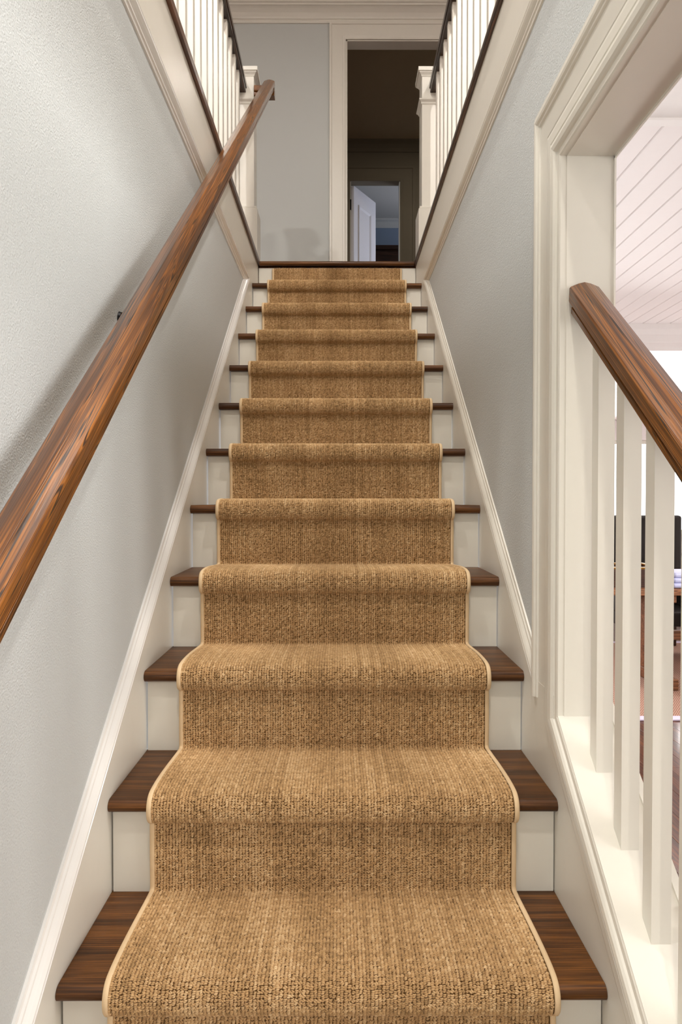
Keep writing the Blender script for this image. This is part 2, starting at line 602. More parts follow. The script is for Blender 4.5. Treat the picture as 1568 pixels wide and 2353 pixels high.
box('hinge', DX0 - cx + 0.0, DX0 - cx + 0.012, -0.004, 0.02, 0.25, 0.36, M['black_metal'], d2)

struct(wall_holes('wall_bedroom_right', 'X', 2.5, 2.6, Y_H2 + 0.1, 9.5, LAND, CEIL, [(7.7, 8.9, LAND + 0.8, LAND + 2.1)], M['blue_wall']), 'blue grey bedroom wall with the window', 'wall')
struct(boxes('wall_bedroom_left', [(-1.05, -0.95, Y_H2 + 0.1, 9.5, LAND, CEIL)], M['blue_wall']), 'blue grey side wall of the bedroom', 'wall')
struct(boxes('wall_bedroom_front', [(1.85, 2.6, Y_H2, Y_H2 + 0.1, LAND, CEIL)], M['blue_wall']), 'blue grey wall beside the bedroom door', 'wall')
struct(boxes('wall_bedroom', [(-0.95, 2.6, 9.2, 9.5, LAND, CEIL)], M['blue_wall']), 'blue grey bedroom wall seen through the far door', 'wall')
struct(boxes('ceiling_bedroom', [(-1.05, 2.7, Y_H2 + 0.1, 9.5, HC - 0.002, CEIL - 0.001)], M['plaster']), 'pale bedroom ceiling seen through the far door', 'ceiling')
struct(moulding('trim_bedroom_crown', [(-0.95, HC - 0.096), (2.5, HC - 0.096)], crown2, lambda u, v, p: (u, 9.2 - p, v), M['trim']), 'crown moulding in the bedroom', 'moulding')


def window(name, axis, pos, u0, u1, z0, z1, nu, nzz, label, into):
    """frame, muntins and panes filling a hole in a wall; into = +-1 towards the room"""
    uc = (u0 + u1) / 2
    loc = (pos, uc, z0) if axis == 'X' else (uc, pos, z0)
    e = struct(empty(name, loc), label, 'window')

    def B(a0, a1, p0, p1, zz0, zz1):
        return (p0, p1, a0, a1, zz0, zz1) if axis == 'X' else (a0, a1, p0, p1, zz0, zz1)
    hw, H = (u1 - u0) / 2, z1 - z0
    R = [B(-hw, -hw + 0.05, -0.02, 0.03, 0, H), B(hw - 0.05, hw, -0.02, 0.03, 0, H), B(-hw, hw, -0.02, 0.03, 0, 0.05), B(-hw, hw, -0.02, 0.03, H - 0.05, H)]
    boxes('frame', R, M['trim'], e)
    t = 0.09 * into
    q = sorted([0.0, t])
    boxes('sill', [B(-hw - 0.04, hw + 0.04, q[0], q[1], -0.03, 0.0)], M['trim'], e)
    for i in range(nu):
        for k in range(nzz):
            a0 = -hw + 0.05 + (2 * hw - 0.1) * i / nu
            a1 = -hw + 0.05 + (2 * hw - 0.1) * (i + 1) / nu
            b0 = 0.05 + (H - 0.1) * k / nzz
            b1 = 0.05 + (H - 0.1) * (k + 1) / nzz
            boxes('pane', [B(a0 + 0.008, a1 - 0.008, 0.002, 0.006, b0 + 0.008, b1 - 0.008)], M['glass'], e)
    R = []
    for i in range(1, nu):
        a = -hw + 0.05 + (2 * hw - 0.1) * i / nu
        R.append(B(a - 0.009, a + 0.009, -0.012, 0.02, 0.05, H - 0.05))
    for k in range(1, nzz):
        b = 0.05 + (H - 0.1) * k / nzz
        R.append(B(-hw + 0.05, hw - 0.05, -0.012, 0.02, b - 0.009, b + 0.009))
    if R:
        boxes('muntin', R, M['trim'], e)
    return e


window('window_1', 'X', 2.55, 7.7, 8.9, LAND + 0.8, LAND + 2.1, 2, 2, 'white bedroom window letting in blue daylight', -1)

# dark wardrobe in the bedroom
wd = tag(empty('wardrobe', (0.95, 8.905, LAND)), 'dark wood wardrobe against the blue grey bedroom wall', 'wardrobe')
box('body', -0.75, 0.75, -0.25, 0.28, 0, 1.83, M['dark_wood'], wd, 0.004)
box('cornice', -0.78, 0.78, -0.28, 0.29, 1.83, 1.88, M['dark_wood'], wd, 0.006)
for x in (-0.74, 0.01):
    dd = box('door', x, x + 0.73, -0.27, -0.25, 0.08, 1.80, M['dark_wood'], wd, 0.003)
    box('knob', (x + 0.68 if x < 0 else x + 0.03), (x + 0.7 if x < 0 else x + 0.05), -0.29, -0.27, 0.95, 0.97, M['brass'], dd, 0.004)

# ------------------------------------------------------------------ skirt boards, fascias and their mouldings
zl = lambda y: nz(y) + 0.058      # top edge of left skirt
zr = lambda y: nz(y) + 0.045       # top edge of right skirt
def solve(fn):
    a, b_ = 2.0, 4.0
    for _ in range(60):
        m_ = (a + b_) / 2
        if fn(m_) < Z_F:
            a = m_
        else:
            b_ = m_
    return a
YA_L, YA_R = solve(zl), solve(zr)
Y_END = NOSE(15) + 0.03
ZT = LAND - TH
# left
low = lambda y: max(0.0, nz(y) - 0.26)
polyL = [(0.12, 0.0), (0.45, 0.0), (Y_END, low(Y_END)), (Y_END, Z_F), (YA_L, Z_F), (0.12, zl(0.12))]
struct(prism_x('trim_1', polyL, WL - 0.002, XL, M['trim']), 'white skirt board running up the left side of the treads', 'skirting')
struct(prism_x('trim_2', [(-1.3, Z_F), (Y_END, Z_F), (Y_END, ZT), (-1.3, ZT)], WL - 0.002, XL, M['trim']), 'white fascia under the landing edge above the left wall', 'fascia')
cap = [(0, 0.0195), (0.001, 0.0172), (0.003, 0.0172), (0.004, 0.0195), (0.008, 0.0190), (0.014, 0.0150), (0.0195, 0.0100), (0.0205, 0.0088), (0.022, 0.0098), (0.0255, 0.0090), (0.027, 0.0068), (0.028, 0.0055), (0.035, 0.0045), (0.036, 0.0)]
PL = lambda u, v, p: (WL + p, u, v)
PR = lambda u, v, p: (WR - p * 0.85, u, v)
struct(moulding('trim_3', [(0.12, zl(0.12)), (YA_L, Z_F), (-1.3, Z_F)], cap, PL, M['trim_lit']), 'moulded edge trim framing the left wall above skirt and below fascia', 'moulding')
# right
zs = lambda y: sill(y) - 0.004
polyR = [(0.12, 0.0), (0.45, 0.0), (Y_END, low(Y_END)), (Y_END, Z_F), (YA_R, Z_F), (1.492, zr(1.492)), (1.492, 1.150), (1.354, 1.150), (1.354, zs(OP_Y) - 0.04), (0.2, zs(0.2) - 0.04), (0.12, zs(0.12) - 0.04)]
struct(prism_x('trim_4', polyR, XR, WR + 0.002, M['trim']), 'white skirt board running up the right side of the treads', 'skirting')
struct(prism_x('trim_5', [(-1.3, Z_F), (Y_END, Z_F), (Y_END, ZT), (-1.3, ZT)], XR, WR + 0.002, M['trim']), 'white fascia under the landing edge above the right wall', 'fascia')
struct(moulding('trim_6', [(-1.3, Z_F), (YA_R, Z_F), (1.50, zr(1.50))], [(-a, p) for a, p in cap], PR, M['trim']), 'moulded edge trim framing the right wall above skirt and below fascia', 'moulding')

# casing round the opening: inner moulding runs head, jamb and down the slope of the sill
inner = [(0, -0.09), (0, 0.012), (0.003, 0.014), (0.013, 0.0145), (0.015, 0.018), (0.019, 0.0215), (0.028, 0.023), (0.037, 0.0205), (0.040, 0.0175), (0.043, 0.0195), (0.060, 0.0195), (0.066, 0.0185), (0.070, 0.0150), (0.072, 0.0150), (0.0745, 0.0158)]
outer = [(0.074, 0.0160), (0.119, 0.0160), (0.121, 0.020), (0.125, 0.0205), (0.128, 0.0245), (0.133, 0.0260), (0.140, 0.0250), (0.142, 0.0205), (0.154, 0.0195), (0.157, 0.017), (0.157, 0.0)]
PC = lambda u, v, p: (WR - p, u, v)
pin = [(-1.6, OP_Z), (OP_Y, OP_Z), (OP_Y, zs(OP_Y)), (0.2, zs(0.2))]
door3 = struct(empty('trim_7', (WR, OP_Y, 0)), 'wide white casing round the opening in the right wall', 'casing')
PCl = lambda u, v, p: (-p, u - OP_Y, v)
moulding('inner_moulding', pin, inner, PCl, M['trim'], door3)
moulding('back_band', [(-1.6, OP_Z), (OP_Y, OP_Z), (OP_Y, 1.115)], outer, PCl, M['trim'], door3)
boxes('jamb_panel', [(0.0, WRO - WR + 0.012, 0.0 - 0.001, 0.018, zs(OP_Y) - 0.02, OP_Z)], M['trim'], door3)
boxes('head_panel', [(0.0, WRO - WR + 0.012, -1.6 - OP_Y, 0.0, OP_Z - 0.001, OP_Z + 0.015)], M['trim'], door3)
boxes('edge_bead', [(WRO - WR + 0.012, WRO - WR + 0.0158, -0.004, 0.09, zs(OP_Y) - 0.02, OP_Z + 0.09), (WRO - WR + 0.012, WRO - WR + 0.0158, -1.6 - OP_Y, 0.09, OP_Z - 0.006, OP_Z + 0.09)], M['trim'], door3)
# sloping sill on the knee wall
sl = empty('trim_8', (WR, 0.2, 0))
struct(sl, 'sloping white cap board of the low wall under the balusters', 'sill')
def slopebox(name, x0, x1, ya, yb, o0, o1, mat, parent, base):
    poly = [(ya, base(ya) + o0), (yb, base(yb) + o0), (yb, base(yb) + o1), (ya, base(ya) + o1)]
    v, f = prism_data(poly, x0, x1)
    return mk(name, [(a - WR, b_ - 0.2, c) for a, b_, c in v], f, mat, parent)
slopebox('cap_board', WR - 0.012, WRO + 0.012, 0.2, OP_Y, -0.022, -0.002, M['trim'], sl, sill)
slopebox('edge_strip', WRO + 0.012, WRO + 0.026, 0.2, OP_Y + 0.02, -0.05, 0.004, M['trim'], sl, sill)

# ------------------------------------------------------------------ staircase: treads and risers
st = tag(empty('staircase', (0, NOSE(1), 0)), 'straight staircase with dark oak treads and white risers', 'staircase')
def nose_profile(depth, r, n=8):
    pts = [(depth, -2 * r), (r, -2 * r)]
    for i in range(n + 1):
        a = -R90 - math.pi * i / n
        pts.append((r + r * math.cos(a), -r + r * math.sin(a)))
    pts.append((depth, 0))
    return pts
tp = nose_profile(RUN + 0.03, TH / 2)
treads = []
for j in range(1, 15):
    if j == 1:
        t = prism_x('tread', tp, XL + 0.0005, XR - 0.0005, M['tread'], st)
        auto_smooth(t)
        tread_me = t.data
    else:
        t = link('tread', tread_me, None, st)
    t.location = (0, NOSE(j) - NOSE(1), j * RISE)
rme = box_mesh('riser', XL + 0.0035, XR - 0.0022, 0.022, 0.040, -RISE + 0.0005, -TH - 0.0003, 0.0)
for j in range(1, 16):
    link('riser', rme, M['trim'], st, (0, NOSE(j) - NOSE(1), j * RISE))
# carcass behind the open joints
tag(boxes('carriage', [(XL + 0.02, XR - 0.02, NOSE(j) - NOSE(1) + 0.041, NOSE(j) - NOSE(1) + 0.10, (j - 1) * RISE + 0.0, j * RISE - TH - 0.001) for j in range(1, 16)], M['dark_gap'], st), 'dark timber behind the risers')

# nosing round the stairwell edge of the upper floor
ed = struct(empty('trim_9', (0, NOSE(15), LAND)), 'dark oak nosing edging the landing and the sides of the stairwell', 'nosing')
NL, NR = -0.4450, 0.4145
prof = nose_profile(0.06, TH / 2)
o = prism_x('nosing', prof, NL - 0.002, NR + 0.002, M['tread'], ed)
auto_smooth(o)
for s, x in ((1, NL), (-1, NR)):
    # profile in x-z swept along y
    pr = [(-s * a, b_) for a, b_ in prof]
    o = sweep('nosing', pr, ((x, -1.3 - NOSE(15), 0), (x, 0.012, 0)), (1, 0, 0), M['nosing_y'], ed, (0, 0, 1))
    auto_smooth(o)

# ------------------------------------------------------------------ carpet runner
CX0, CX1 = -0.012 - 0.361, -0.012 + 0.361
def step_pts(j, top=False):
    y, z = NOSE(j), j * RISE
    p = [(0.0115, -RISE + 0.016), (0.0113, -RISE + 0.05), (0.0112, -0.12), (0.0112, -0.056), (0.0108, -0.0445)]
    if top:
        p = p[:3] + [(0.0112, -TH - 0.004)]
    else:
        p += [(0.006, -0.0405), (-0.002, -0.0385), (-0.0085, -0.0325), (-0.0122, -0.024), (-0.0132, -0.014), (-0.0115, -0.004), (-0.006, 0.0055), (0.003, 0.0115), (0.016, 0.0145),
              (0.045, 0.0165), (0.09, 0.0165), (0.14, 0.0145), (0.19, 0.0115), (0.225, 0.0095), (RUN + 0.0115 - 0.009, 0.0088), (RUN + 0.0115 - 0.003, 0.0105)]
    return [(y + a, z + b_) for a, b_ in p]
raw = []
for j in range(1, 15):
    raw += step_pts(j)
raw += step_pts(15, True)
raw = np.array(raw)
def catmull(P, n=6):
    out = []
    for i in range(len(P) - 1):
        p0 = P[max(i - 1, 0)]
        p1, p2 = P[i], P[i + 1]
        p3 = P[min(i + 2, len(P) - 1)]
        # centripetal-ish: limit tangents by segment length
        l = np.linalg.norm(p2 - p1)
        m1 = (p2 - p0) / max(np.linalg.norm(p2 - p0), 1e-9) * l
        m2 = (p3 - p1) / max(np.linalg.norm(p3 - p1), 1e-9) * l
        for k in range(n):
            t = k / n
            out.append((2 * t**3 - 3 * t**2 + 1) * p1 + (t**3 - 2 * t**2 + t) * m1 + (-2 * t**3 + 3 * t**2) * p2 + (t**3 - t**2) * m2)
    out.append(P[-1])
    return np.array(out)
fine = catmull(raw, 6)
seg = np.linalg.norm(np.diff(fine, axis=0), axis=1)
S = np.concatenate([[0], np.cumsum(seg)])
def at(s):
    return np.stack([np.interp(s, S, fine[:, 0]), np.interp(s, S, fine[:, 1])], axis=-1)
def normal(s):
    dd = at(s + 0.0015) - at(s - 0.0015)
    dd /= np.maximum(np.linalg.norm(dd, axis=-1, keepdims=True), 1e-9)
    return np.stack([-dd[..., 1], dd[..., 0]], axis=-1), dd
run = tag(empty('carpet_runner', (0, NOSE(1), 0)), 'tan looped carpet runner with bound edges down the middle of the stairs', 'carpet')
oy = NOSE(1)
ss = np.arange(0, S[-1], 0.004)
P0 = at(ss)
Nn, Tn = normal(ss)
Vb, Fb = [], []
for (q, n_) in zip(P0 - 0.0008 * Nn, Nn):
    Vb += [(CX0 + 0.003, q[0] - oy, q[1]), (CX1 - 0.003, q[0] - oy, q[1]), (CX1 - 0.003, q[0] - oy - n_[0] * 0.0075, q[1] - n_[1] * 0.0075), (CX0 + 0.003, q[0] - oy - n_[0] * 0.0075, q[1] - n_[1] * 0.0075)]
for i in range(len(ss) - 1):
    a, b_ = 4 * i, 4 * i + 4
    Fb += [(a, a + 1, b_ + 1, b_), (a + 1, a + 2, b_ + 2, b_ + 1), (a + 2, a + 3, b_ + 3, b_ + 2), (a + 3, a, b_, b_ + 3)]
mk('backing', Vb, Fb, M['backing'], run, fix=False, smooth=False)
# edge bindings: rounded tape folded over each side
for s, x in ((1, CX0), (-1, CX1)):
    pr = [(0.0100, 0.0012), (0.0100, 0.0032), (0.006, 0.0040), (0.0025, 0.0034), (0.0004, 0.0012), (-0.0004, -0.003), (0.0, -0.008), (0.003, -0.0085)]
    V2, F2 = [], []
    k = len(pr)
    for (q, n_) in zip(P0, Nn):
        for a, h in pr:
            V2.append((x + s * a, q[0] - oy + n_[0] * h, q[1] + n_[1] * h))
    for i in range(len(ss) - 1):
        for c in range(k - 1):
            F2.append((i * k + c, i * k + c + 1, (i + 1) * k + c + 1, (i + 1) * k + c))
    mk('edge_binding', V2, F2, M['binding'], run, smooth=True, fix=False)
# pile: a field of small yarn loops, one instance for each tuft
PS, PX = 0.0054, 0.0060
sv = np.arange(0.002, S[-1] - 0.002, PS)
xv = np.arange(CX0 + 0.0115, CX1 - 0.0095, PX)
Pp = at(sv)
Np, Tp_ = normal(sv)
th = np.arctan2(-Np[:, 0], Np[:, 1])          # rotation about X taking +Z to the normal
ns, nx = len(sv), len(xv)
GX, GS = np.meshgrid(xv, np.arange(ns))
Yp, Zp = Pp[:, 0][GS], Pp[:, 1][GS]
jit = rng.normal(0, 0.0004, (ns, nx))
GXj = GX + jit
sh = rng.normal(0, 0.00045, (ns, nx)) + rng.uniform(-0.0012, 0.0012, nx)[None, :]
Yp = Yp + sh * Tp_[:, 0][GS] - oy
Zp = Zp + sh * Tp_[:, 1][GS]
pts = np.stack([GXj, Yp, Zp], -1).reshape(-1, 3)
col_tint = rng.normal(0, 0.045, nx)
col_tint[rng.random(nx) < 0.16] += 0.11
k5 = np.array([1, 2, 3, 2, 1]) / 9
col_s = np.convolve(rng.normal(0, 0.055, nx), k5, 'same')
blot = np.zeros((ns, nx))
gx = np.linspace(0, 1, nx)
gs = np.arange(ns) / 150.0
for _ in range(10):
    fx, fs, ph = rng.uniform(1, 6), rng.uniform(0.2, 2.2), rng.uniform(0, 6.28)
    blot += 0.018 * np.sin(6.28 * (fx * gx[None, :] + fs * gs[:, None]) + ph)
row_t = rng.normal(0, 0.03, ns)
tint = 0.5 + col_tint[None, :] + col_s[None, :] + blot + row_t[:, None] + rng.normal(0, 0.10, (ns, nx))
tint = np.clip(tint, 0, 1).reshape(-1)
rot = np.zeros((ns * nx, 3))
rot[:, 0] = th[GS].reshape(-1)
spin = rng.normal(0, 0.36, ns * nx)
scl = np.clip(rng.normal(1.01, 0.08, ns * nx), 0.75, 1.3)
me = bpy.data.meshes.new('pile')
me.vertices.add(len(pts))
me.vertices.foreach_set('co', pts.reshape(-1).astype(np.float32))
for nm, typ, arr, key in (('rot', 'FLOAT_VECTOR', rot, 'vector'), ('tint', 'FLOAT', tint, 'value'), ('spin', 'FLOAT', spin, 'value'), ('scl', 'FLOAT', scl, 'value')):
    a = me.attributes.new(nm, typ, 'POINT')
    a.data.foreach_set(key, np.ascontiguousarray(arr, dtype=np.float32).reshape(-1))
pile = link('pile', me, M['pile'], run)
tag(pile, 'looped tan carpet pile', kind='stuff')
ng = bpy.data.node_groups.new('loop_pile', 'GeometryNodeTree')
ng.interface.new_socket('Geometry', in_out='INPUT', socket_type='NodeSocketGeometry')
ng.interface.new_socket('Geometry', in_out='OUTPUT', socket_type='NodeSocketGeometry')
gi, go = ng.nodes.new('NodeGroupInput'), ng.nodes.new('NodeGroupOutput')
arc = ng.nodes.new('GeometryNodeCurveArc')
arc.mode = 'RADIUS'
arc.inputs['Resolution'].default_value = 6
arc.inputs['Radius'].default_value = 0.00175
arc.inputs['Start Angle'].default_value = -0.45
arc.inputs['Sweep Angle'].default_value = math.pi + 0.9
circ = ng.nodes.new('GeometryNodeCurvePrimitiveCircle')
circ.mode = 'RADIUS'
circ.inputs['Resolution'].default_value = 5
circ.inputs['Radius'].default_value = 0.00148
c2m = ng.nodes.new('GeometryNodeCurveToMesh')
tr = ng.nodes.new('GeometryNodeTransform')
tr.inputs['Rotation'].default_value = (R90, 0, 0)
tr.inputs['Translation'].default_value = (0.0003, 0.00125, 0.0004)
tr2 = ng.nodes.new('GeometryNodeTransform')
tr2.inputs['Rotation'].default_value = (R90 + 0.12, 0, 0.22)
tr2.inputs['Translation'].default_value = (-0.0003, -0.00125, 0.0002)
jn = ng.nodes.new('GeometryNodeJoinGeometry')
tr.inputs['Scale'].default_value = (1.04, 1.0, 1.0)
smn = ng.nodes.new('GeometryNodeSetShadeSmooth')
sm = ng.nodes.new('GeometryNodeSetMaterial')
sm.inputs['Material'].default_value = M['pile']
m2p = ng.nodes.new('GeometryNodeMeshToPoints')
iop = ng.nodes.new('GeometryNodeInstanceOnPoints')
na = {}
for nm, typ in (('rot', 'FLOAT_VECTOR'), ('spin', 'FLOAT'), ('scl', 'FLOAT')):
    n_ = ng.nodes.new('GeometryNodeInputNamedAttribute')
    n_.data_type = typ
    n_.inputs['Name'].default_value = nm
    na[nm] = n_
e2r = ng.nodes.new('FunctionNodeEulerToRotation')
rin = ng.nodes.new('GeometryNodeRotateInstances')
cmb = ng.nodes.new('ShaderNodeCombineXYZ')
Lk = ng.links.new
Lk(arc.outputs['Curve'], c2m.inputs['Curve'])
Lk(circ.outputs['Curve'], c2m.inputs['Profile Curve'])
Lk(c2m.outputs[0], tr.inputs['Geometry'])
Lk(c2m.outputs[0], tr2.inputs['Geometry'])
Lk(tr.outputs[0], jn.inputs[0])
Lk(tr2.outputs[0], jn.inputs[0])
Lk(jn.outputs[0], smn.inputs[0])
Lk(smn.outputs[0], sm.inputs['Geometry'])
Lk(gi.outputs[0], m2p.inputs['Mesh'])
Lk(m2p.outputs[0], iop.inputs['Points'])
Lk(sm.outputs[0], iop.inputs['Instance'])
Lk(na['rot'].outputs[0], e2r.inputs[0])
Lk(e2r.outputs[0], iop.inputs['Rotation'])
Lk(na['scl'].outputs[0], iop.inputs['Scale'])
Lk(iop.outputs[0], rin.inputs['Instances'])
Lk(na['spin'].outputs[0], cmb.inputs['Z'])
Lk(cmb.outputs[0], rin.inputs['Rotation'])
Lk(rin.outputs[0], go.inputs[0])
md = pile.modifiers.new('loops', 'NODES')
md.node_group = ng

# ------------------------------------------------------------------ handrails
HP = [(0, 0), (-0.012, -0.0022), (-0.0275, -0.0072), (-0.0302, -0.0098), (-0.0312, -0.029), (-0.0288, -0.0325), (-0.0225, -0.0335), (-0.0225, -0.0370), (-0.0265, -0.0390), (-0.0265, -0.0475), (-0.024, -0.0495)]
HP = HP + [(-a, b_) for a, b_ in HP[:0:-1]]
cs, sn_ = math.cos(SL), math.sin(SL)
UPV = (0, -sn_, cs)
def rail_z(y):
    return 1.5475 + (y - 0.866) * 0.7835
RX = -0.3925
hr = tag(empty('handrail', (RX, 0.3, rail_z(0.3))), 'glossy oak handrail on black brackets along the left wall', 'handrail')
y1 = 3.865
sweep('rail', HP, ((0, 0, 0), (0, y1 - 0.3, rail_z(y1) - rail_z(0.3))), (1, 0, 0), M['rail'], hr, UPV)
# level return into the newel
zc = rail_z(y1) - rail_z(0.3) + 0.002
HPr = [(a, b_ * 1.3) for a, b_ in HP]
sweep('rail_return', HPr, ((0.0295, y1 - 0.3 + 0.012, zc - 0.034), (-0.0835, y1 - 0.3 + 0.012, zc - 0.034)), (0, 1, 0), M['rail'], hr, (0, 0, 1))
for yb in (0.62, 1.475):
    zb = rail_z(yb) - 0.100 - rail_z(0.3)
    V, F = [], []
    n = 16
    for k in range(n):
        a = 2 * math.pi * k / n
        V += [(WL - RX + 0.0005, yb - 0.3 + 0.020 * math.cos(a), zb + 0.020 * math.sin(a)), (WL - RX + 0.006, yb - 0.3 + 0.018 * math.cos(a), zb + 0.018 * math.sin(a))]
    F = [(2 * k, 2 * k + 1, (2 * k + 3) % (2 * n), (2 * k + 2) % (2 * n)) for k in range(n)] + [tuple(2 * k + 1 for k in range(n))]
    br = mk('bracket', V, F, M['black_metal'], hr)
    # curved arm
    pa = []
    for k in range(9):
        a = R90 * k / 8
        pa.append((WL - RX + 0.004 + (0.0675) * math.sin(a), yb - 0.3, zb + 0.030 * (1 - math.cos(a))))
    V, F = [], []
    for k, p in enumerate(pa):
        for q in range(8):
            b_ = 2 * math.pi * q / 8
            a = R90 * k / 8
            V.append((p[0] + 0.0055 * math.cos(b_) * (-math.sin(a) * 0.3 - 0.0), p[1] + 0.0055 * math.sin(b_), p[2] + 0.0055 * math.cos(b_)))
    for k in range(8):
        for q in range(8):
            F.append((k * 8 + q, k * 8 + (q + 1) % 8, (k + 1) * 8 + (q + 1) % 8, (k + 1) * 8 + q))
    mk('bracket_arm', V, F, M['black_metal'], br)

# ------------------------------------------------------------------ balustrades
def newel(parent, x, y, z, h, mat, shaft=0.122, base=0.160, base_h=0.322):
    s, b_ = shaft / 2, base / 2
    nw = box('newel', -s, s, -s, s, 0, h - 0.03, mat, parent, 0.002)
    nw.location = (x, y, z)
    box('base_block', -b_, b_, -b_, b_, 0, base_h - 0.015, mat, nw, 0.003)
    box('base_bead', -b_ + 0.005, b_ - 0.005, -b_ + 0.005, b_ - 0.005, base_h - 0.016, base_h, mat, nw, 0.006)
    def collar(name, z0, prof):
        V, F = [], []
        for r, zz in prof:
            V += [(-r, -r, z0 + zz), (r, -r, z0 + zz), (r, r, z0 + zz), (-r, r, z0 + zz)]
        k = len(prof)
        for i in range(k - 1):
            for c in range(4):
                F.append((4 * i + c, 4 * i + (c + 1) % 4, 4 * i + 4 + (c + 1) % 4, 4 * i + 4 + c))
        F.append((3, 2, 1, 0))
        F.append((4 * k - 4, 4 * k - 3, 4 * k - 2, 4 * k - 1))
        mk(name, V, F, mat, nw)
    collar('collar', h - 0.202, [(s + 0.001, 0), (s + 0.004, 0.004), (s + 0.006, 0.012), (s + 0.015, 0.022), (s + 0.016, 0.028), (s + 0.001, 0.029)])
    collar('cap', h - 0.048, [(s + 0.001, 0), (s + 0.003, 0.003), (s + 0.006, 0.009), (s + 0.014, 0.018), (s + 0.016, 0.021), (s + 0.016, 0.024), (s + 0.021, 0.025), (s + 0.022, 0.045), (s + 0.018, 0.048)])
    return nw

BS = 0.032
bal_me = box_mesh('baluster', -BS / 2, BS / 2, -BS / 2, BS / 2, 0, 1.0, 0.0015, 1)
bal_me.materials.append(M['trim'])
YN = 3.925
for x, xn, lab in ((-0.549, 0.010, 'white balustrade with dark rail along the stairwell edge above the wall handrail'), (0.536, -0.011, 'white balustrade with dark rail along the stairwell edge above the cased opening')):
    bl = tag(empty('balustrade', (x, YN, LAND)), lab, 'balustrade')
    newel(bl, xn, 0, 0, 1.092, M['trim'])
    y = 3.678 if x < 0 else 3.69
    while y > -1.15:
        b_ = link('baluster', bal_me, None, bl, (0, y - YN, 0))
        b_.scale = (1, 1, 0.972)
        y -= 0.127
    sweep('handrail', [(a, b2 * 1.36) for a, b2 in HP], ((0, -1.2 - YN, 1.023), (0, -0.060, 1.023)), (1, 0, 0), M['rail_y'], bl, (0, 0, 1))
    newel(bl, xn, -1.2 - YN, 0, 1.092, M['trim'])

# balustrade standing on the sloping sill
BX = 0.4875
def rrz(y):
    return 1.9664 + (y - OP_Y) * 0.784
sb = tag(empty('stair_balustrade', (BX, 0.2, 0)), 'sloping balustrade of square white balusters on the low wall by the opening', 'balustrade')
sweep('handrail', HP, ((-0.007, -0.05, rrz(0.15)), (-0.007, OP_Y - 0.0005 - 0.2, rrz(OP_Y))), (1, 0, 0), M['rail'], sb, UPV)
newel(sb, 0, -0.09, 0, 1.26, M['trim'], 0.10, 0.118)
s2 = 0.0151
for k in range(9):
    yb = 1.2602 - 0.112 * k
    if yb < 0.36:
        break
    za, zb_ = sill(yb - s2) - 0.003, sill(yb + s2) - 0.003
    ta, tb = rrz(yb - s2) - 0.056, rrz(yb + s2) - 0.056
    v = [(-s2, -s2, za), (s2, -s2, za), (s2, s2, zb_), (-s2, s2, zb_), (-s2, -s2, ta), (s2, -s2, ta), (s2, s2, tb), (-s2, s2, tb)]
    f = [(0, 3, 2, 1), (4, 5, 6, 7), (0, 1, 5, 4), (1, 2, 6, 5), (2, 3, 7, 6), (3, 0, 4, 7)]
    mk('baluster', v, f, M['trim'], sb, (0, yb - 0.2, 0), fix=False)

# ------------------------------------------------------------------ the room on the right
X0, X1, YF = WRO, 5.0, 8.6
RC = 2.55
struct(wall_holes('wall_room_side', 'X', X1, X1 + 0.15, -3.0, YF, 0, RC + 0.1, [(-2.2, 1.1, 0.85, 2.25), (3.0, 4.6, 0.85, 2.25)], M['room_white']), 'white window wall along the side of the bright room', 'wall')
struct(wall_holes('wall_room_end', 'Y', YF, YF + 0.15, X0 - 0.1, X1 + 0.15, 0, RC + 0.1, [(0.9, 2.3, 1.12, 2.3), (2.6, 4.6, 1.12, 2.3)], M['room_white']), 'white window wall at the end of the bright room', 'wall')
struct(boxes('wall_room_back', [(X0, X1, -3.15, -3.0, 0, RC + 0.1), (X0 - 0.12, X0, 4.0, YF, 0, RC + 0.1)], M['room_white']), 'white walls closing the bright room', 'wall')
window('window_2', 'X', X1 + 0.06, -2.2, 1.1, 0.85, 2.25, 4, 2, 'wide white window on the side of the bright room', -1)
window('window_3', 'X', X1 + 0.06, 3.0, 4.6, 0.85, 2.25, 2, 2, 'white window further along the side of the bright room', -1)
window('window_4', 'Y', YF + 0.06, 0.9, 2.3, 1.12, 2.3, 2, 1, 'white window at the end of the bright room', -1)
window('window_5', 'Y', YF + 0.06, 2.6, 4.6, 1.12, 2.3, 3, 1, 'bright window behind the tall dark chair', -1)
fl = struct(boxes('floor_room', [(X0 - 0.001, X1 + 0.15, -3.0, YF + 0.15, -0.1, -0.004)], M['dark_wood']), 'dark oak plank floor of the bright room', 'floor')
pm = box_mesh('floor_plank', 0.0008, 0.1242, 0, 2.9, -0.018, 0.0, 0.0012, 1)
pm.materials.append(M['floor_y'])
x = X0
i = 0
while x < X1 - 0.02:
    for k in range(4):
        yy = -3.0 + k * 2.9 - (i % 3) * 0.9
        link('floor_plank', pm, None, fl, (x, yy, 0))
    if (i % 3) > 0:
        link('floor_plank', pm, None, fl, (x, YF - 2.9, -0.0004))
    x += 0.125
    i += 1
ce = struct(boxes('ceiling_room', [(X0 - 0.001, X1 + 0.15, -3.0, YF + 0.15, RC + 0.012, RC + 0.08), (X0 - 0.001, X1 + 0.15, -3.0, 1.764, RC - 0.03, RC + 0.013)], M['room_white']), 'white boarded ceiling of the bright room', 'ceiling')
moulding('panel_trim', [(X0, 0), (X1, 0)], [(0, -0.03), (0.0, -0.036), (0.03, -0.036), (0.04, -0.02), (0.085, -0.004), (0.089, 0.01)], lambda u, v, p: (u, 1.764 + v, RC + p), M['room_white'], ce)
BW = 0.078
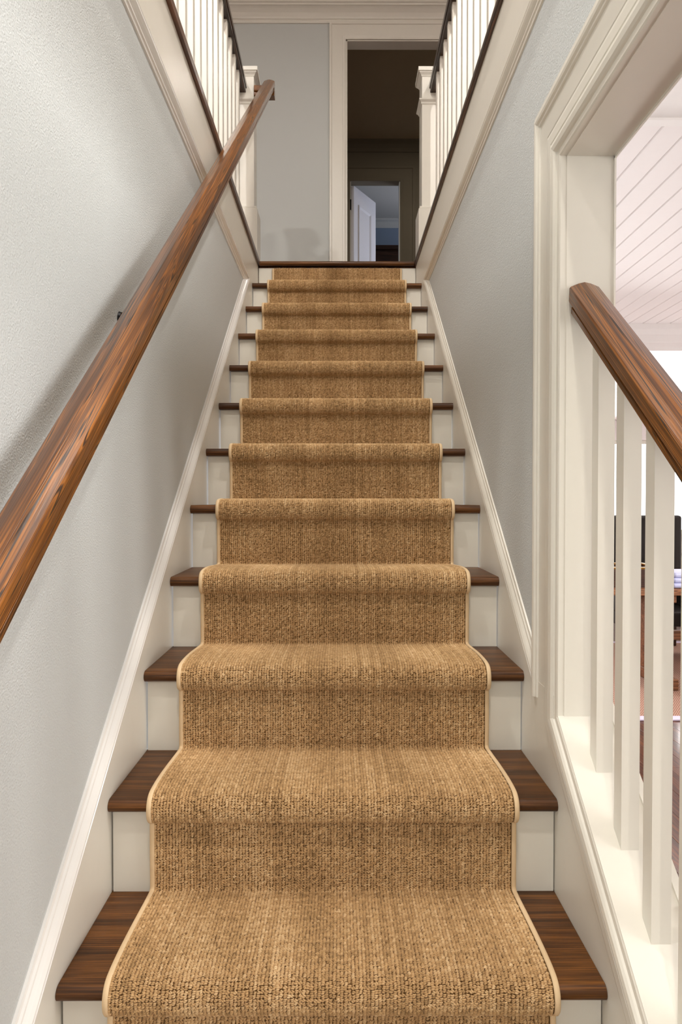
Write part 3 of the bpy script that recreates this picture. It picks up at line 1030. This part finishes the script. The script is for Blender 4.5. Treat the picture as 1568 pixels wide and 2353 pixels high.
for (ya, yb) in ((1.80, 3.945), (4.06, YF)):
    bm_ = bmesh.new()
    # board with chamfered long edges on its underside
    pr = [(0, 0.014), (0, 0.004), (0.004, 0), (BW - 0.004, 0), (BW, 0.004), (BW, 0.014)]
    v = [(a, 0, b2) for a, b2 in pr] + [(a, yb - ya, b2) for a, b2 in pr]
    f = [tuple(range(6)), tuple(range(11, 5, -1))] + [(q, q + 6, (q + 1) % 6 + 6, (q + 1) % 6) for q in range(6)]
    me_ = bpy.data.meshes.new('ceiling_board')
    me_.from_pydata(v, [], f)
    me_.materials.append(M['board'])
    x = 0.5642 + 0.0
    while x < X1:
        link('ceiling_board', me_, None, ce, (x, ya, RC))
        x += BW
bmv = [(X0, X1, 3.945, 4.11, RC - 0.15, RC + 0.02)]
bm_o = boxes('beam', bmv, M['room_white'], ce)
moulding('beam_moulding', [(X0, RC - 0.15), (X1, RC - 0.15)], [(0, 0), (0, 0.008), (0.02, 0.012), (0.045, 0.012), (0.05, 0.014), (0.09, 0.02), (0.12, 0.032), (0.145, 0.036), (0.15, 0.036)], lambda u, v, p: (u, 3.945 - p, v), M['room_white'], bm_o)

# rug
rg = tag(empty('rug', (3.2, 6.05, 0)), 'woven rug with pale border on the dark plank floor', 'rug')
box('rug_field', -1.75, 1.75, -1.24, 1.24, 0.0005, 0.011, M['rug'], rg, 0.003)
for r in ((-1.81, 1.81, -1.32, -1.24), (-1.81, 1.81, 1.24, 1.32), (-1.81, -1.75, -1.24, 1.24), (1.75, 1.81, -1.24, 1.24)):
    box('rug_border', *r, 0.0005, 0.013, M['rug_border'], rg, 0.004)

# trestle table
TX, TY = 3.15, 5.9
tb = tag(empty('trestle_table', (TX, TY, 0.013)), 'reclaimed wood trestle table standing on the rug', 'table')
for k in range(5):
    box('top_plank', -1.05, 1.05, -0.5 + 0.2 * k + 0.002, -0.5 + 0.2 * (k + 1) - 0.002, 0.77, 0.82, M['table'], tb, 0.004)
for sx in (-0.48, 0.62):
    box('trestle_leg', sx - 0.05, sx + 0.05, -0.07, 0.07, 0.09, 0.70, M['table'], tb, 0.004)
    box('foot', sx - 0.055, sx + 0.055, -0.46, 0.44, 0.0, 0.09, M['table'], tb, 0.008)
    box('bearer', sx - 0.05, sx + 0.05, -0.42, 0.42, 0.70, 0.77, M['table'], tb, 0.004)
box('stretcher', -0.45, 0.6, -0.03, 0.03, 0.32, 0.40, M['table'], tb, 0.004)
# dark tray on the table
ty = tag(empty('tray', (2.29, 5.72, 0.833)), 'dark wooden tray with gilt rim on the trestle table', 'tray')
boxes('tray_wall', [(-0.34, 0.34, -0.2, -0.185, 0, 0.15), (-0.34, 0.34, 0.185, 0.2, 0, 0.15), (-0.34, -0.325, -0.185, 0.185, 0, 0.15), (0.325, 0.34, -0.185, 0.185, 0, 0.15)], M['dark_wood'], ty)
box('tray_bottom', -0.325, 0.325, -0.185, 0.185, 0.001, 0.015, M['dark_wood'], ty)
boxes('rim', [(-0.345, 0.345, -0.205, -0.183, 0.15, 0.165), (-0.345, 0.345, 0.183, 0.205, 0.15, 0.165), (-0.345, -0.323, -0.183, 0.183, 0.15, 0.165), (0.323, 0.345, -0.183, 0.183, 0.15, 0.165)], M['brass'], ty)
# folded blanket
bk = tag(empty('folded_blanket', (2.87, 5.62, 0.834)), 'pale blue folded blanket lying on the trestle table', 'blanket')
for k in range(3):
    box('fold', -0.19 + 0.006 * k, 0.19 - 0.004 * k, -0.16 + 0.004 * k, 0.16, 0.0 + 0.042 * k, 0.041 + 0.042 * k, M['cushion'], bk, 0.018)
# tall wicker chair behind the table
wc = tag(empty('wicker_chair', (3.15, 6.90, 0.0125)), 'tall dark wicker armchair behind the trestle table', 'chair')
box('seat', -0.42, 0.42, -0.32, 0.32, 0.30, 0.44, M['wicker'], wc, 0.02)
bkp = box('backrest', -0.46, 0.46, 0.26, 0.36, 0.40, 1.37, M['wicker'], wc, 0.03)
for s in (-1, 1):
    box('arm', s * 0.40 - 0.05, s * 0.40 + 0.05, -0.32, 0.30, 0.44, 0.66, M['wicker'], wc, 0.02)
    for yy in (-0.28, 0.28):
        box('leg', s * 0.37 - 0.03, s * 0.37 + 0.03, yy - 0.03, yy + 0.03, 0, 0.31, M['dark_wood'], wc, 0.004)
# low bench with curved legs
bn = tag(empty('low_bench', (3.75, 7.75, 0.0)), 'low wooden bench with curved dark legs beyond the rug', 'bench')
bn.location = (3.75, 7.80, 0)
box('seat', -0.5, 0.5, -0.2, 0.2, 0.30, 0.36, M['dark_wood'], bn, 0.008)
for sx in (-1, 1):
    for sy in (-1, 1):
        V, F = [], []
        for k in range(7):
            t = k / 6
            x_ = sx * (0.40 + 0.07 * math.sin(t * R90))
            z_ = 0.30 * (1 - t)
            w_ = 0.028 - 0.012 * t
            y_ = sy * 0.15
            V += [(x_ - w_, y_ - w_, z_), (x_ + w_, y_ - w_, z_), (x_ + w_, y_ + w_, z_), (x_ - w_, y_ + w_, z_)]
        for k in range(6):
            for c in range(4):
                F.append((4 * k + c, 4 * k + (c + 1) % 4, 4 * k + 4 + (c + 1) % 4, 4 * k + 4 + c))
        F += [(0, 1, 2, 3), (24, 25, 26, 27)]
        mk('leg', V, F, M['dark_wood'], bn)
# blue bowl on the window sill
V, F = [], []
pr = [(0.03, 0), (0.06, 0.004), (0.10, 0.03), (0.135, 0.075), (0.15, 0.115), (0.142, 0.115), (0.125, 0.075), (0.09, 0.035), (0.0, 0.018)]
n = 24
for r, z in pr:
    for k in range(n):
        a = 2 * math.pi * k / n
        V.append((r * math.cos(a), 0.27 * r * math.sin(a), z))
for i in range(len(pr) - 1):
    for k in range(n):
        F.append((i * n + k, i * n + (k + 1) % n, (i + 1) * n + (k + 1) % n, (i + 1) * n + k))
F.append(tuple(range(n))[::-1])
tag(mk('bowl', V, F, M['glass_blue'], None, (3.50, 8.61, 1.12), smooth=True), 'narrow blue ceramic bowl on the end window sill', 'bowl')

# ------------------------------------------------------------------ lamps added to light the stairwell and halls
def added_downlight(x, y, z, power, label, col=WARM, size=0.14, spread=None):  # fixture and beam added as a light source, no such lamp known
    e = tag(empty('added_recessed_light', (x, y, z)), label, 'ceiling light', 'added ceiling lights')
    n = 24
    V, F = [], []
    for r, zz in ((0.075, -0.001), (0.095, -0.006), (0.10, -0.001)):
        for k in range(n):
            a = 2 * math.pi * k / n
            V.append((r * math.cos(a), r * math.sin(a), zz))
    for i in range(2):
        for k in range(n):
            F.append((i * n + k, i * n + (k + 1) % n, (i + 1) * n + (k + 1) % n, (i + 1) * n + k))
    mk('trim_ring', V, F, M['trim'], e)
    V = [(0.075 * math.cos(2 * math.pi * k / n), 0.075 * math.sin(2 * math.pi * k / n), -0.0015) for k in range(n)]
    mk('lens', V, [tuple(range(n))], M['lens'], e, fix=False)
    L = bpy.data.lights.new('added_downlight_beam', 'AREA')
    L.shape = 'DISK'
    L.size = size
    L.energy = power
    L.color = col
    if spread:
        L.spread = spread
    o = bpy.data.objects.new('added_downlight_beam', L)
    COL.objects.link(o)
    o.parent = e
    o.location = (0, 0, -0.012)


added_downlight(0, -0.3, CEIL, 55, 'added round recessed light in the ceiling above the stair foot')
added_downlight(0, 1.5, CEIL, 30, 'added round recessed light in the ceiling above the mid flight')
added_downlight(-1.3, 0.7, CEIL, 62, 'added round recessed light in the upper hall behind the left balusters', (1, 0.97, 0.94))
added_downlight(1.3, 0.7, CEIL, 72, 'added round recessed light in the upper hall behind the right balusters', (1, 0.95, 0.90))  # added on this side to brighten the left fascia
added_downlight(0.9, 6.1, HC, 5, 'added dim round recessed light in the inner hall ceiling')  # added to lift the dark inner hall
added_downlight(0, -2.0, HALLC, 36, 'added round recessed light in the lower hall ceiling')
